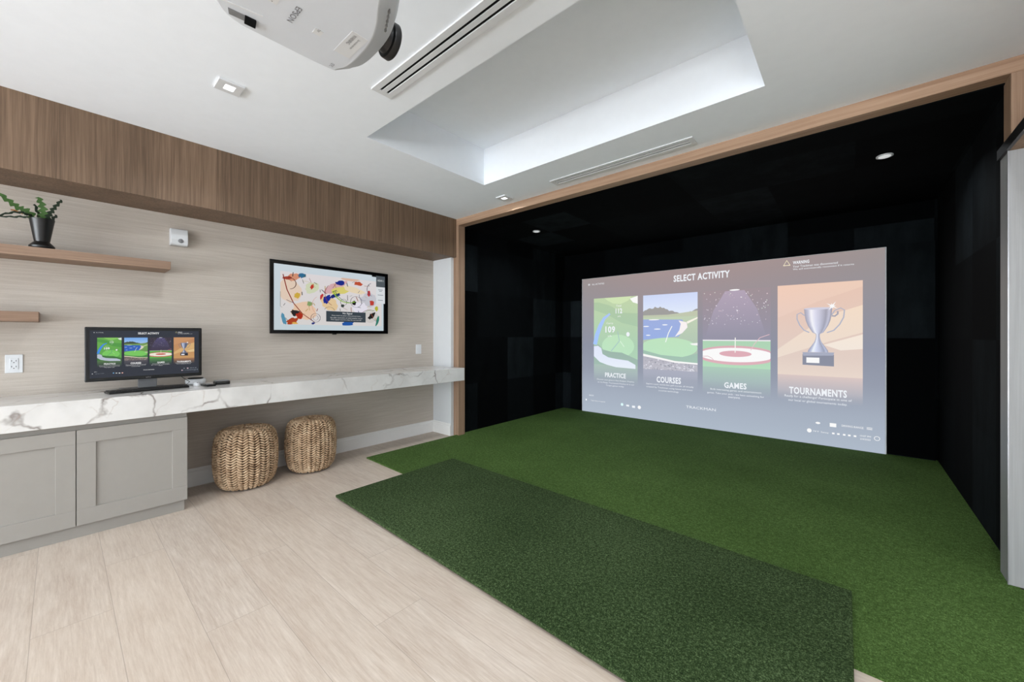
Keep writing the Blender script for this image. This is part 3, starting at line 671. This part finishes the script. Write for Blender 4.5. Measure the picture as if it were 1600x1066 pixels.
for (cu, cv, r0, a_, b_, wd, col) in ((.12, .72, .05, -1.5, 1.8, .006, (70, 24, 30)), (.70, .50, .055, 0, 6.2, .004, (60, 50, 70)), (.33, .20, .04, 0, 6.2, .004, (60, 56, 80)), (.33, .20, .022, 0, 6.2, .003, (90, 80, 120)), (.84, .18, .11, 1.2, 3.2, .006, (120, 60, 80)), (.86, .14, .13, 1.3, 2.9, .005, (90, 150, 60)),
        (.58, .48, .03, 0, 6.2, .004, (40, 60, 50)), (.53, .60, .12, 2.4, 4.2, .005, (140, 70, 60)), (.62, .72, .14, 3.4, 5.2, .012, (150, 190, 60)), (.65, .76, .16, 3.5, 5.0, .006, (60, 120, 60)), (.88, .74, .07, 2, 4.4, .006, (90, 90, 110)), (.45, .30, .05, .4, 2.6, .004, (90, 90, 90)), (.24, .60, .10, .5, 1.7, .004, (200, 190, 120)), (.78, .62, .05, 3, 5, .004, (70, 70, 110)), (.13, .60, .16, 3.2, 4.3, .003, (120, 110, 100)), (.40, .40, .10, 2.2, 3.9, .003, (220, 150, 130))):
    arc(cu, cv, r0, a_, b_, wd, col); L_ += .02
for i in range(46):
    cu, cv = rr.uniform(.07, .94), rr.uniform(.12, .86); ln = rr.uniform(.02, .06); an = rr.uniform(0, 3.1)
    p.stroke([cl(cu, cv), cl(cu+ln*math.cos(an), cv+ln*1.6*math.sin(an))], rr.uniform(.003, .007), rr.choice(((40, 40, 48), (60, 90, 70), (150, 80, 60), (90, 100, 130), (60, 60, 60), (190, 160, 90))), L_); L_ += .01
p.build('abstract_picture', M['display'], tv)
p = Paint(ft, idt); p.rect(.42, .145, .795, .32, (62, 72, 80), None, 6); p.text('No Signal', .57, .27, .66, .305, (245, 245, 245), 7, .01)
for s_, a, b, c in (('Please check the power of the external device,', .47, .745, .237), ('the cable connection, or select another source', .455, .76, .202), ('The signal source may be turned off', .46, .75, .168)): p.text(s_, a, c, b, c+.022, (230, 230, 230), 7)
p.build('signal_notice', M['display'], tv)
p = Paint(ft, idt); p.rect(.905, .80, 1.0, 1.0, (84, 92, 98), None, 6); p.rect(.905, .50, 1.0, .80, (228, 232, 236), None, 6); p.text('HDMI 1', .92, .90, .985, .935, (225, 230, 232), 7)
for v_, wd in ((.75, .05), (.725, .03), (.655, .06), (.56, .055)): p.rect(.952-wd/2, v_-.006, .952+wd/2, v_+.006, (150, 158, 166), None, 7)
p.rect(.985, .0, 1.0, .50, (18, 20, 22), None, 5); p.rect(.86, .975, .905, 1.0, (18, 20, 22), None, 5); p.build('source_menu', M['display'], tv)

# ------------------------------------------------------------------ woven stools
def pouf(cx, cy, R, Hh, label):
    t = thing('woven_pouf', label, 'stool', (cx, cy, 0), 'woven stools under the counter')
    # profile from top centre to the floor
    ctrl = [(0, Hh-.004), (.55*R, Hh), (.80*R, Hh-.012), (.93*R, Hh-.055), (.985*R, Hh*.72), (R, Hh*.5), (.97*R, Hh*.28), (.88*R, Hh*.12), (.74*R, .022), (.60*R, .006)]
    P = []
    for i in range(len(ctrl)-1):
        p0, p1, p2, p3 = (Vector(ctrl[max(0, min(len(ctrl)-1, i+k))]) for k in (-1, 0, 1, 2))
        for s_ in range(8):
            f = s_/8; P.append(.5*((2*p1)+(p2-p0)*f+(2*p0-5*p1+4*p2-p3)*f*f+(3*p1-p0-3*p2+p3)*f**3))
    P.append(Vector(ctrl[-1]))
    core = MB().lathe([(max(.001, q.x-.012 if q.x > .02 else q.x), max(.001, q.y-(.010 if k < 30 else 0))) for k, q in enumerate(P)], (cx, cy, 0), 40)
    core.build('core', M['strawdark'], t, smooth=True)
    cum = [0]
    for a, b in zip(P[:-1], P[1:]): cum.append(cum[-1]+(b-a).length)
    def at(s_):
        for i in range(len(cum)-1):
            if cum[i+1] >= s_: f = (s_-cum[i])/(cum[i+1]-cum[i]+1e-9); return P[i].lerp(P[i+1], f), (P[i+1]-P[i]).normalized()
        return P[-1], (P[-1]-P[-2]).normalized()
    NC = 34; step = .0205; w_ = MB(); rnd = random.Random(int(cx*100+cy*1000)); n_rows = int((cum[-1]-.05)/step)
    for k in range(n_rows):
        s_ = .05+k*step; q, tg = at(s_)
        nc = NC if q.x > .6*R else (NC//2 if q.x > .25*R else NC//4)
        dphi = 2*math.pi/nc
        for c_ in range(nc):
            phi = (c_+.5)*dphi; sgn = 1 if c_ % 2 else -1
            hw = q.x*dphi*.52
            pts = []
            for e, bul in ((-1, 0), (-.45, .8), (.1, 1), (.6, .7), (1, 0)):
                ph = phi+e*hw/max(q.x, .02); ss = s_+sgn*e*step*.62; qq, tt = at(max(0, ss))
                nrm = Vector((-tt.y, tt.x)); nrm = nrm if nrm.dot(Vector((q.x, q.y-Hh*.4))) > 0 else -nrm
                off = -.005+.014*bul+rnd.uniform(-.0012, .0012); qq = qq+nrm*off
                pts.append((cx+qq.x*math.cos(ph), cy+qq.x*math.sin(ph), max(.004, qq.y)))
            rad = step*.36*rnd.uniform(.9, 1.08); w_.tube(pts, [rad*.6, rad, rad*1.08, rad, rad*.6], 6)
    w_.build('weave', M['straw'], t, smooth=True)
    MB().lathe([(.001, Hh+.001), (.05, Hh-.001), (.058, Hh-.008)], (cx, cy, 0), 24).build('top_knot', M['straw'], t, smooth=True)
    return t
pouf(-3.90, 1.045, .222, .475, 'nearer and wider woven seagrass pouf stool beside the cabinet')
pouf(-3.90, 1.575, .208, .47, 'farther and slimmer woven seagrass pouf stool, right one under the counter')

# ------------------------------------------------------------------ ceiling fittings
def downlight(x, y, z, watt, spread=150):
    d = bpy.data.lights.new('downlight', 'AREA'); d.shape = 'DISK'; d.size = .09; d.energy = watt; d.color = (.90, .96, 1); d.spread = math.radians(spread)
    o = bpy.data.objects.new('downlight', d); COL.objects.link(o); o.location = (x, y, z)
def spot(x, y, label, watt=9):
    t = thing('ceiling_light', label, 'ceiling light', (x, y, ZC), 'square recessed ceiling lights'); h = .062
    b = MB()
    for x0, x1, y0, y1 in ((-h, h, -h, -.025), (-h, h, .025, h), (-h, -.03, -.025, .025), (.03, h, -.025, .025)): b.box(x+x0, x+x1, y+y0, y+y1, ZC-.012, ZC)
    b.build('trim_plate', M['wplastic'], t)
    MB().box(x-.03, x+.03, y-.025, y+.025, ZC-.006, ZC).build('lens', M['lamp'], t)
    downlight(x, y, ZC-.014, watt)
spot(-2.765, .655, 'square white spotlight on the ceiling above the wood fascia, left of the projector')
spot(-2.79, 3.095, 'small square spotlight on ceiling near the corner of the golf bay opening')
for i, (x, y, wh, wt) in enumerate(((-.45, .45, 'behind the projector', 9), (.5, 1.9, 'in front of the grey cabinet', 13), (.9, .3, 'in the open floor area right of the projector', 16), (-2.6, -1.2, 'over the long counter, rear part of the room', 5), (-.9, -1.2, 'in the middle of the rear part of the room', 6), (1.0, -1.3, 'right of the middle, rear part of the room', 16), (2.3, 1.6, 'near the right wall beside the bay', 16), (-2.6, -3.6, 'over the counter near the windows', 14), (.2, -3.6, 'nearest the middle window', 16))):
    spot(x, y, 'added unseen square ceiling spotlight ' + wh, wt)  # unseen spotlights, added to brighten the floor and ceiling
def bay_light(x, y, label):
    t = thing('bay_light', label, 'ceiling light', (x, y, 2.645), 'round lights in the black bay ceiling')
    MB().lathe([(.050, 0), (.050, -.006), (.040, -.007)], (x, y, 2.645), 32, caps=True).build('trim_ring', M['wplastic'], t)
    downlight(x, y, 2.633, 6, 140)
    MB().lathe([(.038, -.0072), (.036, -.009), (.001, -.0095)], (x, y, 2.645), 32).build('lens', M['dimlamp'], t)
bay_light(-3.15, 4.13, 'small round white light in the black bay ceiling, left one')
bay_light(.19, 4.14, 'round white light in the black bay ceiling, right one above screen corner')
def vent(x0, x1, y0, y1, label, fin):
    t = thing('air_vent', label, 'air vent', ((x0+x1)/2, (y0+y1)/2, ZC), 'linear slot vents in the ceiling'); b = MB(); fw = .036; z_ = ZC-.008
    b.box(x0, x1, y0, y0+fw, z_, ZC); b.box(x0, x1, y1-fw, y1, z_, ZC); b.box(x0, x0+fw, y0+fw, y1-fw, z_, ZC); b.box(x1-fw, x1, y0+fw, y1-fw, z_, ZC)
    b.build('frame', M['wplastic'], t, bevel=.001)
    MB().box(x0+fw, x1-fw, y0+fw, y1-fw, ZC-.0015, ZC).build('slot_backing', M['slot'], t)
    ym = (y0+y1)/2; n = fin
    for k in range(n):
        yy = y0+fw+(y1-y0-2*fw)*(k+.5)/n if n > 1 else ym
        yw = .026
        MB().box(x0+fw, x1-fw, yy-yw/2, yy+yw/2, ZC-.007, ZC-.0015).build('slat', M['wplastic'] if n == 1 else M['wplastic'], t)
vent(-2.15, -.85, 1.208, 1.338, 'long linear slot vent in ceiling between projector and raised tray', 1)
vent(-2.166, -.886, 3.045, 3.176, 'slim linear slot vent in ceiling just above the wooden bay header', 1)

# ------------------------------------------------------------------ projector
pj = thing('projector', 'white ceiling-mounted projector with black lens hanging above the room', 'projector', (-1.18, .45, 2.25))
bot = [(-1.391, .290), (-1.435, .325), (-1.458, .372), (-1.458, .42), (-1.452, .640), (-1.430, .672), (-1.368, .690), (-1.243, .685), (-1.150, .663), (-1.042, .614), (-.93, .58), (-.875, .54), (-.87, .30), (-.90, .24), (-1.0, .21), (-1.30, .21)]
def smooth_loop(pts, k=4):
    q = []; n = len(pts)
    for i in range(n):
        p0, p1, p2, p3 = (Vector(pts[(i+j) % n]) for j in (-1, 0, 1, 2))
        for s_ in range(k):
            f = s_/k; v = .5*((2*p1)+(p2-p0)*f+(2*p0-5*p1+4*p2-p3)*f*f+(3*p1-p0-3*p2+p3)*f**3); q.append((v.x, v.y))
    return q
bot = smooth_loop(bot)
cxy = Vector((-1.17, .44))
def ring(k, fy, z_): return [(cxy.x+(x-cxy.x)*k, cxy.y+(y-cxy.y)*k+(fy if y > .53 else 0), z_) for x, y in bot]
hs_ = MB().loft([ring(1.0, 0, 2.250), ring(1.032, .055, 2.292), ring(1.04, .064, 2.33), ring(1.036, .06, 2.40), ring(.99, .03, 2.43)]).build('housing', M['proj'], pj, smooth=True)
hs_.data.set_sharp_from_angle(angle=math.radians(24)); bvh = hs_.modifiers.new('bevel', 'BEVEL'); bvh.width = .003; bvh.segments = 2; bvh.angle_limit = math.radians(24)
# darker foot lever, stickers and lettering on the underside
ug = Vector((.8, .6))
MB().prism([(-1.432, .338), (-1.408, .330), (-1.403, .380), (-1.427, .386)], 2.2475, 2.251).build('foot_recess', M['grey'], pj)
MB().prism([(-1.433, .378), (-1.402, .372), (-1.400, .402), (-1.431, .408)], 2.242, 2.2505).build('foot_pad', M['slot'], pj, bevel=.001)
MB().prism([(-1.392, .300), (-1.388, .300), (-1.366, .41), (-1.370, .41)], 2.2485, 2.2505).build('seam', M['wplastic'], pj)
def lab(x0, x1, y0, y1, m_, n_='sticker'): return MB().box(x0, x1, y0, y1, 2.2493, 2.2502).build(n_, m_, pj)
lab(-1.345, -1.215, .618, .672, M['wplastic'])
fp = lambda u, v, l: (-u, v, 2.2488-.0001*l)
def inkpaint(): return Paint(lambda u, v, l: (-1.25-u, .463+v, 2.2486), lambda c, u, v: c)
def letters(body, x_right, y0, length, hgt, name):
    p = Paint(lambda u, v, l: (x_right-u*length, y0+v*hgt, 2.2486), lambda c, u, v: c); p.text(body, 0, 0, 1, 1, (0, 0, 0), 0)
    return p.build(name, M['ink'], pj)
letters('EPSON', -1.248, .462, .078, .017, 'brand_lettering')
letters('WARNING', -1.225, .628, .055, .012, 'sticker_print'); letters('Do not look into lens', -1.235, .648, .06, .008, 'sticker_print')
letters('CE FC', -1.412, .641, .022, .012, 'sticker_print')
lab(-1.318, -1.292, .535, .560, M['wplastic']); letters('7W', -1.288, .542, .014, .008, 'sticker_print')
lab(-1.29, -1.262, .388, .422, M['wplastic']); letters('MAC', -1.266, .396, .020, .014, 'sticker_print')
# row of rear-edge port markings on the slanted front right
pp = MB()
for i in range(5):
    x = -1.155+.018*i; y = .688-.008*i
    pp.box(x, x+.008, y+.008, y+.012, 2.262, 2.278)
pp.build('vent_slots', M['grey'], pj)
lz = 2.338
MB().lathe([(.034, .730), (.038, .745), (.044, .762), (.047, .772), (.058, .774), (.060, .778), (.061, .796), (.057, .800), (.049, .798), (.036, .776), (.001, .770)], (-1.268, 0, lz), 40, 'y').build('lens', M['black'], pj, smooth=True)
MB().lathe([(.022, 2.43), (.022, ZC-.012)], (-1.17, .42, 0), 20).build('mount_pole', M['wplastic'], pj, smooth=True)
MB().lathe([(.07, ZC-.012), (.07, ZC)], (-1.17, .42, 0), 28).build('mount_plate', M['wplastic'], pj)
MB().box(-1.30, -1.04, .32, .52, 2.43, 2.437).build('mount_bracket', M['wplastic'], pj, bevel=.002)

# ------------------------------------------------------------------ tall grey unit beside the bay
tc = thing('tall_cabinet', 'tall grey brushed cabinet standing at right of the golf bay opening', 'cabinet', (1.0, 3.2, 0))
MB().box(.598, 1.9, 3.135, YO-.002, .0125, 2.20).build('cabinet_body', M['panel'], tc, bevel=.001)
MB().box(.594, .598, 3.131, 3.139, .0125, 2.20).build('edge_trim', M['alu'], tc)
cn = thing('overhead_canopy', 'wooden overhead canopy with black edge strip above the grey cabinet', 'canopy', (1.0, 2.7, 2.2))
MB().box(.60, 1.9, .6, YO-.002, 2.202, 2.25).build('canopy_board', M['jamb'], cn)
MB().box(.586, .60, .6, YO-.002, 2.200, 2.252).build('edge_strip', M['black'], cn)

if 'lettering' in bpy.data.objects: pass
